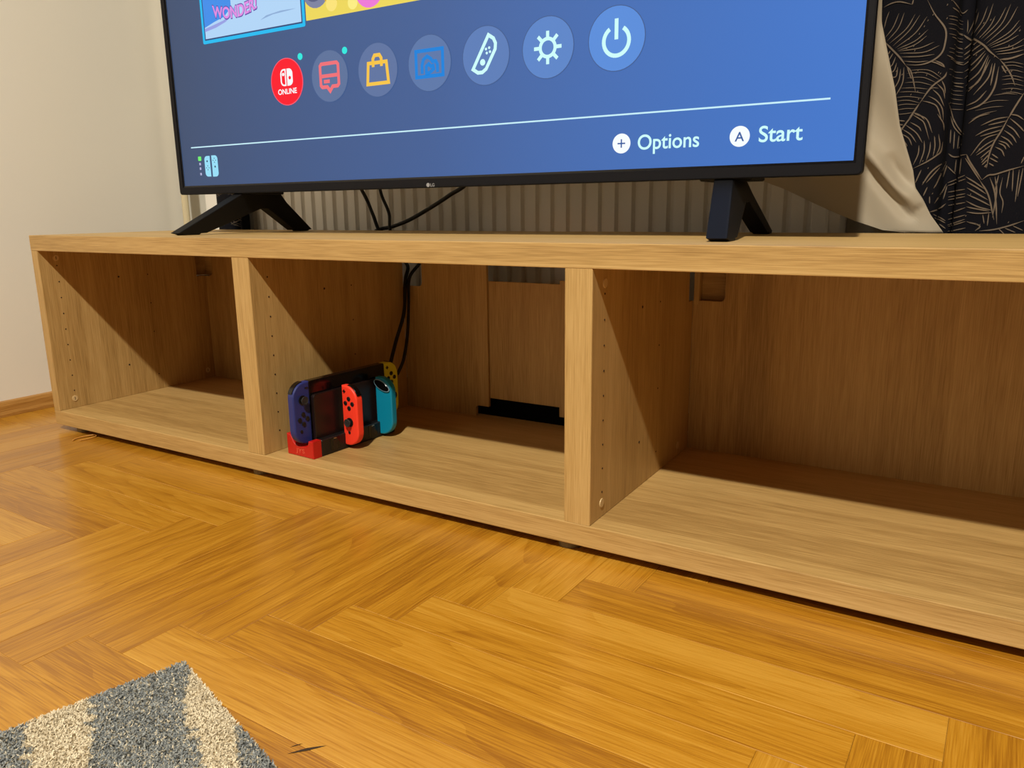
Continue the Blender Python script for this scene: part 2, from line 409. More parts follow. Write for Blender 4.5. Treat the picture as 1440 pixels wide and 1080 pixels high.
frame_prism('panel_border', rrect(SX0-.0029, SX1+.0029, SZ0-.0029, SZ1+.0029, .0006), rrect(SX0, SX1, SZ0, SZ1, .0005), TY+.0004, TY+.003, M['tvborder'], tv)
bm = bmesh.new(); prism_bm(bm, rrect(TX0+.002, TX1-.002, TZ0+.002, TZ1-.002, .006), 'y', TY+.014, TY+.026, .003, 2)
bbox(bm, .42, 1.27, TY+.026, TY+.055, TZ0+.012, .86, .010, 2)
link('rear_housing', bm_mesh('rear_housing', bm), M['tvplastic'], tv)
# screen: viewing-angle brightness falloff painted into the emission, dim left to bright right
m = bpy.data.materials.new('screen_blue_angle_falloff'); m.use_nodes = True; nt = m.node_tree; b = nt.nodes['Principled BSDF']
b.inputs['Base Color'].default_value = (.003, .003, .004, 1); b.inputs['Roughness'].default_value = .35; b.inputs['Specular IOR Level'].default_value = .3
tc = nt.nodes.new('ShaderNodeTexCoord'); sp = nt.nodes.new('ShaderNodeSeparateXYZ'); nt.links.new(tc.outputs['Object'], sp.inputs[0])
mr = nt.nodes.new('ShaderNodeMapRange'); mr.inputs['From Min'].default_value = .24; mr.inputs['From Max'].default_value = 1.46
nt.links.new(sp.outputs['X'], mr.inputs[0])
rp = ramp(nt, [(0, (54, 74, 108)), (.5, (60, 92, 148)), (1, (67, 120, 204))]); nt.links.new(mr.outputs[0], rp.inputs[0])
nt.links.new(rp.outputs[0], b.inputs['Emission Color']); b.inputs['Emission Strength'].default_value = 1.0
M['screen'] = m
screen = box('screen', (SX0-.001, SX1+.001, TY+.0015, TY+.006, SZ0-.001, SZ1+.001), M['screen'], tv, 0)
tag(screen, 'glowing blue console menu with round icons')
SY = TY+.0012                                     # icons lie on this plane
E_ = lambda n, c: M.setdefault(n, emit(n, c))
def sprism(name, pts, material, lift=0, parent=screen):
    bm = bmesh.new(); prism_bm(bm, pts, 'y', SY-.0002-.0002*lift, SY+.0004-.0002*lift)
    return link(name, bm_mesh(name, bm), material, parent)
def circ(cx, cz, r, n=40): return [(cx+r*math.cos(2*math.pi*i/n), cz+r*math.sin(2*math.pi*i/n)) for i in range(n)]
def sring(name, outer, inner, material, lift):
    return frame_prism(name, outer, inner, SY-.0002-.0002*lift, SY+.0004-.0002*lift, material, screen)
def stroke(bm, pts, w, y0, y1, closed=False):
    P = [Vector((p[0], p[1])) for p in pts]; n = len(P); Lr = []
    for i in range(n):
        a = P[(i-1) % n] if closed or i > 0 else P[i]; c = P[(i+1) % n] if closed or i < n-1 else P[i]
        d1 = (P[i]-a).normalized() if (P[i]-a).length > 0 else (c-P[i]).normalized()
        d2 = (c-P[i]).normalized() if (c-P[i]).length > 0 else d1
        t = (d1+d2); t = t.normalized() if t.length > 1e-6 else d1
        nn = Vector((-t.y, t.x)); k = 1/max(.5, nn.dot(Vector((-d1.y, d1.x))))
        Lr.append((P[i]+nn*w/2*k, P[i]-nn*w/2*k))
    V = [[bm.verts.new((q.x, y, q.y)) for q in (l, r) for y in (y0, y1)] for l, r in Lr]
    for i in range(n if closed else n-1):
        A, B = V[i], V[(i+1) % n]
        for s, t in ((0, 1), (1, 3), (3, 2), (2, 0)): bm.faces.new((A[s], B[s], B[t], A[t]))
    if not closed:
        for A in (V[0], V[-1]): bm.faces.new((A[0], A[1], A[3], A[2]))
def strokes(name, lines, w, material, lift=1, parent=screen, y=None):
    bm = bmesh.new(); yy = SY if y is None else y
    for pts, closed in lines: stroke(bm, pts, w, yy-.0002-.0002*lift, yy+.0003-.0002*lift, closed)
    return link(name, bm_mesh(name, bm), material, parent)
def text(name, body, x0, x1, z0, material, lift=1, parent=screen, cap=None, y=None, arc=0.0, bold=0.012):
    cu = bpy.data.curves.new(name, 'FONT'); cu.body = body; cu.size = 1.0; cu.extrude = 0.0; cu.offset = bold
    to = bpy.data.objects.new(name, cu); COL.objects.link(to)
    bpy.context.view_layer.update()
    me = bpy.data.meshes.new_from_object(to.evaluated_get(bpy.context.evaluated_depsgraph_get()))
    bpy.data.objects.remove(to)
    xs = [v.co.x for v in me.vertices]; ys = [v.co.y for v in me.vertices]
    sx = (x1-x0)/(max(xs)-min(xs)); sz = sx if cap is None else cap/0.73
    yy = (SY if y is None else y)-.0003-.0002*lift; mn, mxx = min(xs), max(xs)
    for v in me.vertices:
        u = (v.co.x-mn)/(mxx-mn)
        v.co = (x0+(v.co.x-mn)*sx, yy, z0+v.co.y*sz+arc*(1-(2*u-1)**2))
    me.name = name
    return link(name, me, material, parent)
LINEC = E_('menu_line_white', (200, 240, 250)); WHITE = E_('menu_white', (246, 252, 255)); MINT = E_('menu_mint', (205, 252, 250))
sprism('divider_line', [(.273, .5395), (1.423, .5395), (1.423, .5415), (.273, .5415)], LINEC, 1)
ICX = [.542, .641, .744, .846, .9475, 1.0495, 1.152]; ICZ = .636; IR = .0400
disc_cols = [(250, 8, 40), (90, 112, 154), (92, 114, 160), (90, 118, 168), (90, 124, 184), (90, 132, 200), (88, 140, 218)]  # discs brighten rightwards: the screen's viewing-angle falloff painted in
for i, (x, c) in enumerate(zip(ICX, disc_cols)):
    r = IR*(.955 if i == 0 else 1)
    sprism('icon_disc', circ(x, ICZ, r), E_('icon_disc_%d' % i, c), 0)
    if i: sring('disc_edge', circ(x, ICZ, r+.0008), circ(x, ICZ, r-.0002), E_('disc_edge', (66, 92, 140)), 1)
    else: sring('disc_edge', circ(x, ICZ, r), circ(x, ICZ, r-.0012), E_('disc_edge_red', (255, 90, 110)), 1)
DOT = E_('menu_dot', (40, 232, 222))
sprism('notice_dot', circ(.577, .673, .0054, 20), DOT, 1); sprism('notice_dot', circ(.677, .672, .0054, 20), DOT, 1)
# 0: twin controller emblem + ONLINE
x, z = ICX[0], ICZ
def half(x0, x1, z0, z1, r, side):
    pts = []
    if side < 0:
        pts = [(x1, z0), (x1, z1)]+[(x0+r+r*math.cos(a), z1-r+r*math.sin(a)) for a in [math.pi/2+math.pi/2*i/6 for i in range(7)]]+[(x0+r+r*math.cos(a), z0+r+r*math.sin(a)) for a in [math.pi+math.pi/2*i/6 for i in range(7)]]
    else:
        pts = [(x0, z1), (x0, z0)]+[(x1-r+r*math.cos(a), z0+r+r*math.sin(a)) for a in [-math.pi/2+math.pi/2*i/6 for i in range(7)]]+[(x1-r+r*math.cos(a), z1-r+r*math.sin(a)) for a in [math.pi/2*i/6 for i in range(7)]]
    return pts
hl = half(x-.0145, x-.0012, z-.0065, z+.0210, .008, -1); hli = half(x-.0117, x-.0037, z-.0040, z+.0185, .0055, -1)
sring('emblem', hl, hli, WHITE, 1)
sprism('emblem', half(x+.0012, x+.0145, z-.0065, z+.0210, .008, 1), WHITE, 1)
sprism('emblem_dot', circ(x-.0077, z+.0125, .0027, 16), WHITE, 1); sprism('emblem_dot', circ(x+.0078, z+.0060, .0029, 16), E_('icon_disc_0', (250, 12, 42)), 2)
text('online_lettering', 'ONLINE', x-.0225, x+.0225, z-.0195, WHITE, 1, cap=.0088, bold=.022)
# 1: speech-bubble news icon
x = ICX[1]; CORAL = E_('menu_coral', (240, 110, 118))
strokes('news_icon', [([(x-.020, z-.010), (x-.020, z+.017), (x-.017, z+.020), (x+.017, z+.020), (x+.020, z+.017), (x+.020, z-.013), (x+.017, z-.016), (x+.006, z-.016), (x, z-.023), (x-.006, z-.016), (x-.017, z-.016), (x-.020, z-.013)], True), ([(x-.019, z+.001), (x+.019, z+.001)], False), ([(x-.013, z-.0075), (x, z-.0075)], False)], .0056, CORAL)
# 2: shopping bag
x = ICX[2]; YEL = E_('menu_yellow', (246, 196, 70))
strokes('shop_icon', [([(x-.0185, z+.011), (x+.0185, z+.011), (x+.0215, z-.020), (x-.0215, z-.020)], True), ([(x-.0085, z+.005), (x-.0085, z+.017), (x-.005, z+.022), (x+.005, z+.022), (x+.0085, z+.017), (x+.0085, z+.005)], False)], .0054, YEL)
# 3: picture frame
x = ICX[3]; AZ = E_('menu_azure', (4, 128, 218))
arch = [(x-.014, z-.014), (x-.014, z-.002), (x-.011, z+.006), (x-.004, z+.010), (x+.003, z+.006), (x+.006, z+.002), (x+.012, z+.002), (x+.015, z-.003), (x+.015, z-.014)]
strokes('album_icon', [([(x-.025, z-.0185), (x+.025, z-.0185), (x+.025, z+.0185), (x-.025, z+.0185)], True), (arch, False), ([(x-.006, z-.014), (x-.006, z-.004), (x-.001, z-.001), (x+.003, z-.005), (x+.007, z-.004), (x+.008, z-.009), (x-.001, z-.014)], True)], .0052, AZ)
# 4: tilted controller
x = ICX[4]; a = math.radians(-32); ca, sa = math.cos(a), math.sin(a)
tr = lambda p: (x+ca*p[0]-sa*p[1], z+sa*p[0]+ca*p[1])
body = [(-.010, -.026), (-.010, .026), (.000, .026), (.0065, .022), (.010, .015), (.010, -.015), (.0065, -.022), (0, -.026)]
strokes('controller_icon', [([tr(p) for p in body], True)], .0050, MINT)
for p, r in (((0, -.010), .0045), ((0, .012), .0019), ((0, .004), .0019), ((-.004, .008), .0019), ((.004, .008), .0019)):
    q = tr(p); sprism('controller_icon_dot', circ(q[0], q[1], r, 14), MINT, 1)
# 5: gear / brightness
x = ICX[5]; sring('gear_icon', circ(x, z, .0140), circ(x, z, .0093), MINT, 1)
strokes('gear_icon_teeth', [([(x+.0130*math.cos(a), z+.0130*math.sin(a)), (x+.0215*math.cos(a), z+.0215*math.sin(a))], False) for a in [i*math.pi/4 for i in range(8)]], .0048, MINT)
# 6: power
x = ICX[6]
strokes('power_icon', [([(x+.0180*math.sin(a), z-.003+.0180*math.cos(a)) for a in [math.radians(32+296*i/30) for i in range(31)]], False), ([(x, z-.001), (x, z+.0245)], False)], .0052, MINT)
# hints
for cx, cz, r, ch in ((1.162, .5035, .0128, '+'), (1.320, .5040, .0124, 'A')):
    sprism('button_disc', circ(cx, cz, r), WHITE, 1)
    BLUE = E_('menu_ink_blue', (52, 92, 158))
    if ch == '+': strokes('button_sign', [([(cx-.0055, cz), (cx+.0055, cz)], False), ([(cx, cz-.0055), (cx, cz+.0055)], False)], .0018, BLUE, 2)
    else: text('button_letter', 'A', cx-.0058, cx+.0058, cz-.0058, BLUE, 2, cap=.0116)
text('options_lettering', 'Options', 1.1855, 1.269, .4945, MINT, 1, cap=.0195)
text('start_lettering', 'Start', 1.3435, 1.395, .4960, MINT, 1, cap=.0195)
# controller + battery marks at the lower left
PALE = E_('menu_pale', (150, 222, 248)); INK = E_('menu_dark_ink', (40, 66, 92))
sprism('player_controller', half(.3085, .3235, .4860, .5235, .007, -1), PALE, 1); sprism('player_controller', half(.3290, .3450, .4855, .5240, .007, 1), PALE, 1)
for cx, cz in ((.316, .514), (.3375, .5035)): sprism('player_stick', circ(cx, cz, .0019, 12), INK, 2)
for cx, cz in ((.3165, .5020), (.3368, .5150)):
    for dx, dz in ((.0036, 0), (-.0036, 0), (0, .0036), (0, -.0036)): sprism('player_button', circ(cx+dx, cz+dz, .0010, 8), INK, 2)
sprism('player_light', rrect(.2905, .2990, .5155, .5235, .0015), E_('menu_green', (110, 240, 110)), 1)
for zz in (.5075, .4990, .4890): sprism('player_light', rrect(.2925, .2965, zz, zz+.0045, .0006), E_('menu_lilac', (176, 176, 214)), 1)
# software tiles (plain stand-ins for the cover art)
CY = E_('tile_frame_cyan', (22, 186, 240))
sring('tile_frame', rrect(.3365, .5940, .7180, .9760, .003), rrect(.3420, .5885, .7235, .9705, .001), CY, 1)
sring('tile_gap', rrect(.3420, .5885, .7235, .9705, .001), rrect(.3445, .5860, .7260, .9680, .001), E_('tile_gap', (44, 70, 120)), 1)
sprism('tile_picture', rrect(.3445, .5860, .7260, .9680, .0006), E_('tile_sky', (176, 212, 246)), 1)
sprism('tile_shape', [(.3445, .745), (.372, .752), (.398, .757), (.418, .770), (.418, .968), (.3445, .968)], E_('tile_blue', (60, 140, 232)), 2)
sprism('tile_shape', [(.3445, .738), (.375, .742), (.400, .748), (.422, .757), (.433, .770), (.428, .771), (.414, .757), (.395, .751), (.370, .747), (.3445, .743)], E_('tile_lilac', (150, 158, 226)), 3)
sprism('tile_shape', [(.49, .7405), (.52, .7455), (.56, .747), (.575, .748), (.54, .7490), (.505, .7460)], E_('tile_shade', (140, 172, 214)), 3)
sprism('tile_shape', rrect(.492, .536, .772, .96, .012), E_('tile_deep_blue', (36, 66, 226)), 3)
sprism('tile_shape', [(.548, .786), (.558, .770), (.566, .774), (.566, .80), (.552, .80)], E_('tile_coral', (226, 110, 100)), 3)
text('title_lettering', 'WONDER!', .3690, .4850, .7600, E_('tile_pink_outline', (90, 60, 160)), 4, cap=.0205, arc=-.008, bold=.05)
text('title_lettering', 'WONDER!', .3700, .4840, .7610, E_('tile_pink', (222, 140, 226)), 5, cap=.0185, arc=-.008, bold=.03)
sprism('tile_picture', rrect(.5970, .8385, .7260, .9680, .0006), E_('tile_yellow', (236, 214, 90)), 1)
for cx, cz, r, c, n in ((.622, .772, .030, (122, 128, 160), 'a'), (.618, .776, .024, (86, 92, 130), 'b'), (.656, .764, .020, (222, 170, 40), 'c'), (.655, .745, .012, (250, 226, 120), 'd'), (.735, .758, .030, (236, 120, 214), 'e'), (.788, .770, .034, (214, 70, 190), 'f'), (.790, .765, .020, (250, 160, 230), 'g'), (.700, .740, .010, (250, 236, 130), 'h')):
    zlo = .7262; pts = [(px, max(pz, zlo)) for px, pz in circ(cx, cz, r, 24)]
    sprism('tile_shape', pts, E_('tile_spot_'+n, c), 2+'abcdefgh'.index(n)*.3)
# maker's mark on the bezel
prism('logo_mark', circ(.8375, .4575, .0032, 16), 'y', TY-.0016, TY-.0008, M['grey'], tv)
text('logo_lettering', 'LG', .8420, .8500, .4550, M['grey'], 0, parent=tv, cap=.0050, y=TY-.0012)
# feet
footp = [(.062, .384), (.072, .3815), (.076, .38), (.104, .38), (.108, .3825), (.120, .383), (.231, .425), (.249, .4245), (.322, .3825), (.334, .3825), (.337, .38), (.356, .38), (.359, .382), (.366, .383), (.290, .437), (.272, .4535), (.185, .4535)]
for sgn, xap in ((-1, .392), (1, 1.300)):
    fo = prism('foot', footp, 'x', -.0125, .0125, M['foot'], tv, bevel=.0022, seg=2)
    for v in fo.data.vertices:                       # the legs splay outwards and toe out
        y_, z_ = v.co.y, v.co.z
        v.co.x += xap+sgn*((.4535-z_)/.0735*.024-(y_-.205)*.062)
    box('foot_mount', (xap-.034, xap+.034, TY+.016, TY+.085, .4515, .4575), M['foot'], tv, .002)

# ================================================================== CONSOLE GROUP
ZB = TB
yaw = math.radians(-3.5)
GM = Matrix.Translation((0.684, 0.010, ZB+.0003)) @ Matrix.Rotation(yaw, 4, 'Z')     # local: x = towards the open room side (+x world), y along the console
def place(o, mtx): o.matrix_world = mtx; return o

def jc_outline(w=.0345, h=.102, r=.0245, n=10):
    pts = [(0, 0), ]
    pts += [(w-r+r*math.cos(a), r+r*math.sin(a)) for a in [-math.pi/2+math.pi/2*i/n for i in range(n+1)]]
    pts += [(w-r+r*math.cos(a), h-r+r*math.sin(a)) for a in [math.pi/2*i/n for i in range(n+1)]]
    pts += [(0, h)]
    return pts
def controller(parent, side, material, rail=False, back_trigger=False):
    """a small detachable controller: u from rail (0) outwards, v up, n towards its face. side=+1 right hand, -1 left hand. parts go under parent"""
    th = .0140
    B = [(side*u, v) for u, v in jc_outline()]
    bm = bmesh.new()
    # local axes: x=u, z=v, -y=n
    prism_bm(bm, B, 'y', -th/2, th/2, .0032, 3)
    body = link('shell', bm_mesh('shell', bm), material, parent, False)
    fy = -th/2
    def cyl(name, u, v, r, h, mm, par=parent, seg=16):
        return lathe(name, [(r, 0), (r, h*.75), (r*.88, h)], (side*u, fy, v), (0, -1, 0), mm, par, seg)
    if side > 0: stick, cl = (.0160, .0405), (.0165, .0725)
    else: stick, cl = (.0160, .0735), (.0165, .0420)
    for du, dv in ((.0078, 0), (-.0078, 0), (0, .0080), (0, -.0080)): cyl('face_button', cl[0]+du, cl[1]+dv, .0038, .0013, M['black'])
    cyl('stick_base', *stick, .0078, .0010, M['black'], seg=22)
    lathe('thumb_stick', [(.0034, 0), (.0034, .0045), (.0066, .0052), (.0070, .0066), (.0062, .0072), (.0045, .0066)], (side*stick[0], fy, stick[1]), (0, -1, 0), M['rubber'], parent, 22)
    cyl('small_button', .0140 if side > 0 else .022, .0225, .0027, .0008, M['black'])
    bm = bmesh.new(); cx, cz = side*.0068, .0925
    bbox(bm, cx-.0030, cx+.0030, fy-.0009, fy+.0002, cz-.0009, cz+.0009)
    if side > 0: bbox(bm, cx-.0009, cx+.0009, fy-.0009, fy+.0002, cz-.0030, cz+.0030)
    link('menu_sign', bm_mesh('menu_sign', bm), M['black'], parent)
    # shoulder button wraps the outer top corner
    w, h, r, n = .0345, .102, .0245, 10
    arc = [math.pi/2*(.22+.74*i/n) for i in range(n+1)]
    o_ = [(side*(w-r+(r+.0012)*math.cos(a)), h-r+(r+.0012)*math.sin(a)) for a in arc]; i_ = [(side*(w-r+(r-.0045)*math.cos(a)), h-r+(r-.0045)*math.sin(a)) for a in arc]
    if not back_trigger: prism('shoulder_button', o_+i_[::-1], 'y', -th/2+.0030, th/2-.0010, M['gloss'], parent, .0006, 1)
    if back_trigger:
        bm = bmesh.new(); cu, cv = .0155, .0885; ang = math.radians(-25)
        E2 = lambda a, k: (side*(cu+math.cos(ang)*.0165*k*math.cos(a)-math.sin(ang)*.0072*k*math.sin(a)), cv+math.sin(ang)*.0165*k*math.cos(a)+math.cos(ang)*.0072*k*math.sin(a))
        ell = [E2(2*math.pi*i/28, 1) for i in range(28)]
        prism('trigger', ell, 'y', th/2-.001, th/2+.0030, M['gloss'], parent, .0008, 1)
        bm = bmesh.new(); pts = [Vector((*[E2(2*math.pi*i/28, 1.04)[0]], th/2+.0015, E2(2*math.pi*i/28, 1.04)[1])) for i in range(29)]
        tube_bm(bm, pts, .0010, 6); link('trigger_rim', bm_mesh('trigger_rim', bm), M['rim'], parent)
    return body

# charging stand: black U channel with a red end cap
stand = empty('charging_stand'); place(stand, GM)
tag(stand, 'low black charging stand with a red end cap under the game console', 'stand')
# front bar with recessed controller slots
bm = bmesh.new(); bbox(bm, .0075, .0215, .0335, .205, .0, .0275, .0012, 1); link('front_bar', bm_mesh('front_bar', bm), M['black'], stand)
box('rear_bar', (-.041, -.033, .0335, .205, 0, .0275), M['black'], stand, .0012)
box('base_plate', (-.033, .0075, .0335, .205, 0, .004), M['black'], stand, .0005)
for yy in (.062, .112, .150, .188):
    box('slot_rim', (.0214, .0222, yy-.010, yy+.010, .006, .026), M['gloss'], stand, .0003)
    box('contact', (.0221, .0225, yy-.003, yy+.003, .0235, .0255), M['steel'], stand, .0001)
    box('slot', (.0221, .0224, yy-.0045, yy+.0045, .005, .022), M['plate'], stand, .0001)
capo = [(-.041, 0), (.0215, 0), (.0215, .0285), (.0110, .0285), (.0085, .0205), (.0040, .0180), (-.0160, .0165), (-.0240, .0210), (-.0310, .0330), (-.041, .0350)]
red_cap = prism('end_cap', capo, 'y', .0150, .0335, M['red'], stand, .0010, 1); tag(red_cap, 'red plastic end cap')
text('cap_lettering', 'JYS', -.0200, .0010, .0065, M['redprint'], 0, parent=red_cap, cap=.0072, y=.0152)
# dock
dock = empty('console_dock'); place(dock, GM)
tag(dock, 'black console dock with a rounded front plate inside the charging stand', 'dock')
prism('front_plate', rrect(.0355, .2065, .0045, .1010, .006), 'x', -.0000, .0072, M['plate'], dock, .0015, 2)
prism('rear_shell', rrect(.0355, .2065, .0045, .0990, .006), 'x', -.0325, -.0175, M['black'], dock, .002, 2)
box('dock_floor', (-.0175, 0, .040, .202, .0045, .020), M['black'], dock, .0005)
# console with the blue and the yellow controller on its sides
con = empty('game_console'); place(con, GM)
tag(con, 'handheld game console with one blue and one yellow controller standing in the dock', 'game console')
prism('tablet', rrect(.0350, .2080, .0215, .1230, .003), 'x', -.0150, -.0012, M['gloss'], con, .0010, 2)
prism('glass', rrect(.0380, .2050, .0260, .1200, .004), 'x', -.0013, -.0008, M['gloss'], con)
Rz = Matrix.Rotation(math.pi/2, 4, 'Z')                      # controller face (-y) turned to +x
for nm, side, mm, yy in (('controller_blue', -1, 'jc_blue', .0350), ('controller_yellow', 1, 'jc_yellow', .2080)):
    h = empty('side_controller'); h.parent = con
    h.matrix_parent_inverse = Matrix.Identity(4)
    h.matrix_local = Matrix.Translation((-.0075, yy, .0212)) @ Rz
    controller(h, side, M[mm])
    h['label'] = 'blue left hand controller' if side < 0 else 'yellow right hand controller'
# the two loose controllers on the stand
jr = empty('red_controller'); place(jr, Matrix.Translation((.7075, .1015, .0365)) @ Matrix.Rotation(yaw, 4, 'Z'))
tag(jr, 'bright red game controller clipped upright to the front of the stand', 'controller'); controller(jr, 1, M['jc_red'])
jt = empty('teal_controller'); place(jt, Matrix.Translation((.7085, .1835, .0345)) @ Matrix.Rotation(math.pi+yaw+.10, 4, 'Z'))
tag(jt, 'teal game controller seen from its back beside the red one', 'controller'); controller(jt, -1, M['jc_teal'], back_trigger=True)

# ================================================================== RADIATOR, PIPE
rad = empty('radiator', (0, 0, 0)); tag(rad, 'white ribbed panel radiator behind the bench', 'radiator')
RX0, RX1, RZ0, RZ1, RY = -.125, 1.395, .10, .72, .503
pitch = .0329; prof = [(RX0, RY+.008)]
x = .631-pitch*23
while x < RX1-.02:
    if x > RX0+.01: prof += [(x-.0035, RY+.0075), (x-.0005, RY), (x+.0195, RY), (x+.0235, RY+.0075)]
    x += pitch
prof.append((RX1, RY+.008))
bm = bmesh.new()
cols = [[bm.verts.new((px, py, zz)) for zz in (RZ0, RZ1)] for px, py in prof]; colsb = [[bm.verts.new((px, RY+.014, zz)) for zz in (RZ0, RZ1)] for px, py in (prof[0], prof[-1])]
for a, c in zip(cols[:-1], cols[1:]): bm.faces.new((a[0], c[0], c[1], a[1]))
bm.faces.new((colsb[0][0], colsb[1][0], colsb[1][1], colsb[0][1])); bm.faces.new((cols[0][0], colsb[0][0], colsb[0][1], cols[0][1])); bm.faces.new((cols[-1][0], colsb[1][0], colsb[1][1], cols[-1][1]))
bm.faces.new([c[1] for c in cols]+[colsb[1][1], colsb[0][1]]); bm.faces.new([c[0] for c in cols]+[colsb[1][0], colsb[0][0]])
link('front_panel', bm_mesh('front_panel', bm), M['rad'], rad)
box('rear_panel', (RX0, RX1, .575, .585, RZ0, RZ1), M['rad'], rad, .002)
box('top_grille', (RX0, RX1, RY+.012, .585, RZ1, RZ1+.008), M['rad'], rad, .002)
for sx in (RX0, RX1-.004): box('side_cover', (sx, sx+.004, RY+.015, .585, RZ0+.02, RZ1), M['rad'], rad, .001)
for sx in (.2, 1.1): box('wall_bracket', (sx, sx+.03, .585, YB-.0005, RZ0+.05, RZ1-.05), M['rad'], rad, .001)
pp = tube('heating_pipe', [(-.165, .480, FZ), (-.165, .480, .8), (-.165, .480, 1.6), (-.165, .480, ZC)], .0085, M['pipe'], None, 14, 4)
tag(pp, 'thin cream heating pipe rising in the corner by the wall', 'pipe')

# ================================================================== CURTAINS
def profile_fn(pts):
    sp_ = np.array(spline(pts, 8)); return sp_
def interp_profile(sp_):
    xs, ys = sp_[:, 0], sp_[:, 1]
    def f(x): return float(np.interp(x, xs, ys))
    return f
def curtain(name, prof_pts, z0, z1, label, group=None, xmin=None):
    sp_ = profile_fn(prof_pts); f = interp_profile(sp_)
    root = empty(name, (float(sp_[0, 0]), float(sp_[0, 1]), z0)); tag(root, label, 'curtain', group)
    bm = bmesh.new(); zs = np.concatenate([np.linspace(z0, .8, 28), np.linspace(.85, z1, 8)]); ox, oy = root.location.x, root.location.y
    def at(px, py, zz, dy):
        if xmin is not None and px < xmin(zz): t_ = xmin(zz)-px; px, py = xmin(zz)-t_*.02, f(xmin(zz))+.4*t_
        return (px-ox, py+dy-oy, zz-z0)
    F = [[bm.verts.new(at(px, py, zz, 0)) for zz in zs] for px, py in sp_]; Bk = [[bm.verts.new(at(px, py, zz, .0025)) for zz in zs] for px, py in sp_]
    for G in (F, Bk):
        for a, c in zip(G[:-1], G[1:]):
            for k in range(len(zs)-1): bm.faces.new((a[k], c[k], c[k+1], a[k+1]))
    for e in (0, -1):
        for k in range(len(zs)-1): bm.faces.new((F[e][k], F[e][k+1], Bk[e][k+1], Bk[e][k]))
    for k in (0, -1):
        for i in range(len(sp_)-1): bm.faces.new((F[i][k], F[i+1][k], Bk[i+1][k], Bk[i][k]))
    link('cloth', bm_mesh('cloth', bm), M['curtain'], root, True)
    return root, f
def ribbons(name, lines, f, root, material, off=.0011):
    """flat printed strokes lying on the curtain surface; lines: (points (x,z), width)"""
    V, Fc = [], []
    ox, oy, oz = root.location
    for pts, w in lines:
        P = np.array(pts, float)
        if len(P) < 2: continue
        d = np.gradient(P, axis=0); nrm = np.stack([-d[:, 1], d[:, 0]], 1); nrm /= (np.linalg.norm(nrm, axis=1, keepdims=True)+1e-9)
        n = len(P); tw = np.minimum(1, np.minimum(np.arange(n)+.6, n-.4-np.arange(n))/max(1.5, n*.25))*w/2
        base = len(V)
        for i in range(n):
            for s in (1, -1):
                q = P[i]+s*nrm[i]*tw[i]; V.append((q[0]-ox, f(q[0])-off-oy, q[1]-oz))
        for i in range(n-1): Fc.append((base+2*i, base+2*i+1, base+2*i+3, base+2*i+2))
    me = bpy.data.meshes.new(name); me.from_pydata(V, [], Fc); me.update()
    return link(name, me, material, root)
rng = random.Random(11)
def leaf(rib, left, right, nv=20, w=.0011, vw=.0010, curl=.35, fwd=.55, skip=.12, start=.06, xlim=None):
    """rib: control points base->tip; left/right: max vein length"""
    sp_ = np.array(spline(rib, 8)); lines = [(sp_, w*1.5)]
    n = len(sp_)
    for i in range(nv):
        t = start+(1-start)*(i+rng.uniform(-.2, .2))/nv; t = min(max(t, 0), .985)
        k = t*(n-1); i0 = int(k); p = sp_[i0]+(sp_[min(i0+1, n-1)]-sp_[i0])*(k-i0)
        d = sp_[min(i0+1, n-1)]-sp_[max(i0-1, 0)]; d = d/np.linalg.norm(d); nn = np.array([-d[1], d[0]])
        for s, Lm in ((1, left), (-1, right)):
            if Lm <= 0: continue
            env = Lm*(math.sin(math.pi*(.12+.86*t))**.7)*rng.uniform(.82, 1.05)
            if env < .004: continue
            pts = []
            t0 = rng.uniform(0, .12)
            for q in np.linspace(t0, 1, 9):
                dirv = d*fwd*q*env*(1+curl*q)+nn*s*env*q*(1-curl*.45*q*q)
                pts.append(p+dirv)
            if rng.random() < skip:       # broken stroke
                lines.append((pts[:4], vw)); lines.append((pts[5:], vw*.8))
            else: lines.append((pts, vw*rng.uniform(.8, 1.15)))
            if rng.random() < .5:
                mid = [a+d*.0018 for a in pts[1:5]]; lines.append((mid, vw*.6))
    return lines
def outline(pts, w=.0016): return [(np.array(spline(pts, 8)), w)]
# right curtain: two broad lobes with a deep crease between them, then further folds
rprof = [(1.424, .500), (1.427, .480), (1.437, .466), (1.47, .457), (1.515, .457), (1.530, .466), (1.5345, .492), (1.5495, .490), (1.5535, .464), (1.575, .455), (1.62, .452), (1.68, .458), (1.705, .472), (1.712, .505), (1.735, .505), (1.742, .470), (1.79, .456), (1.86, .460), (1.88, .500), (1.90, .500), (1.91, .462), (1.97, .456), (2.04, .470), (2.06, .51)]
def xmin_r(z):
    t = min(max((.62-z)/.24, 0), 1); return 1.424+.082*t*t*(3-2*t)
cr_, fr = curtain('patterned_curtain', rprof, .004, 2.42, 'black curtain with gold palm leaf print hanging right of the television', 'leaf print curtains', xmin_r)
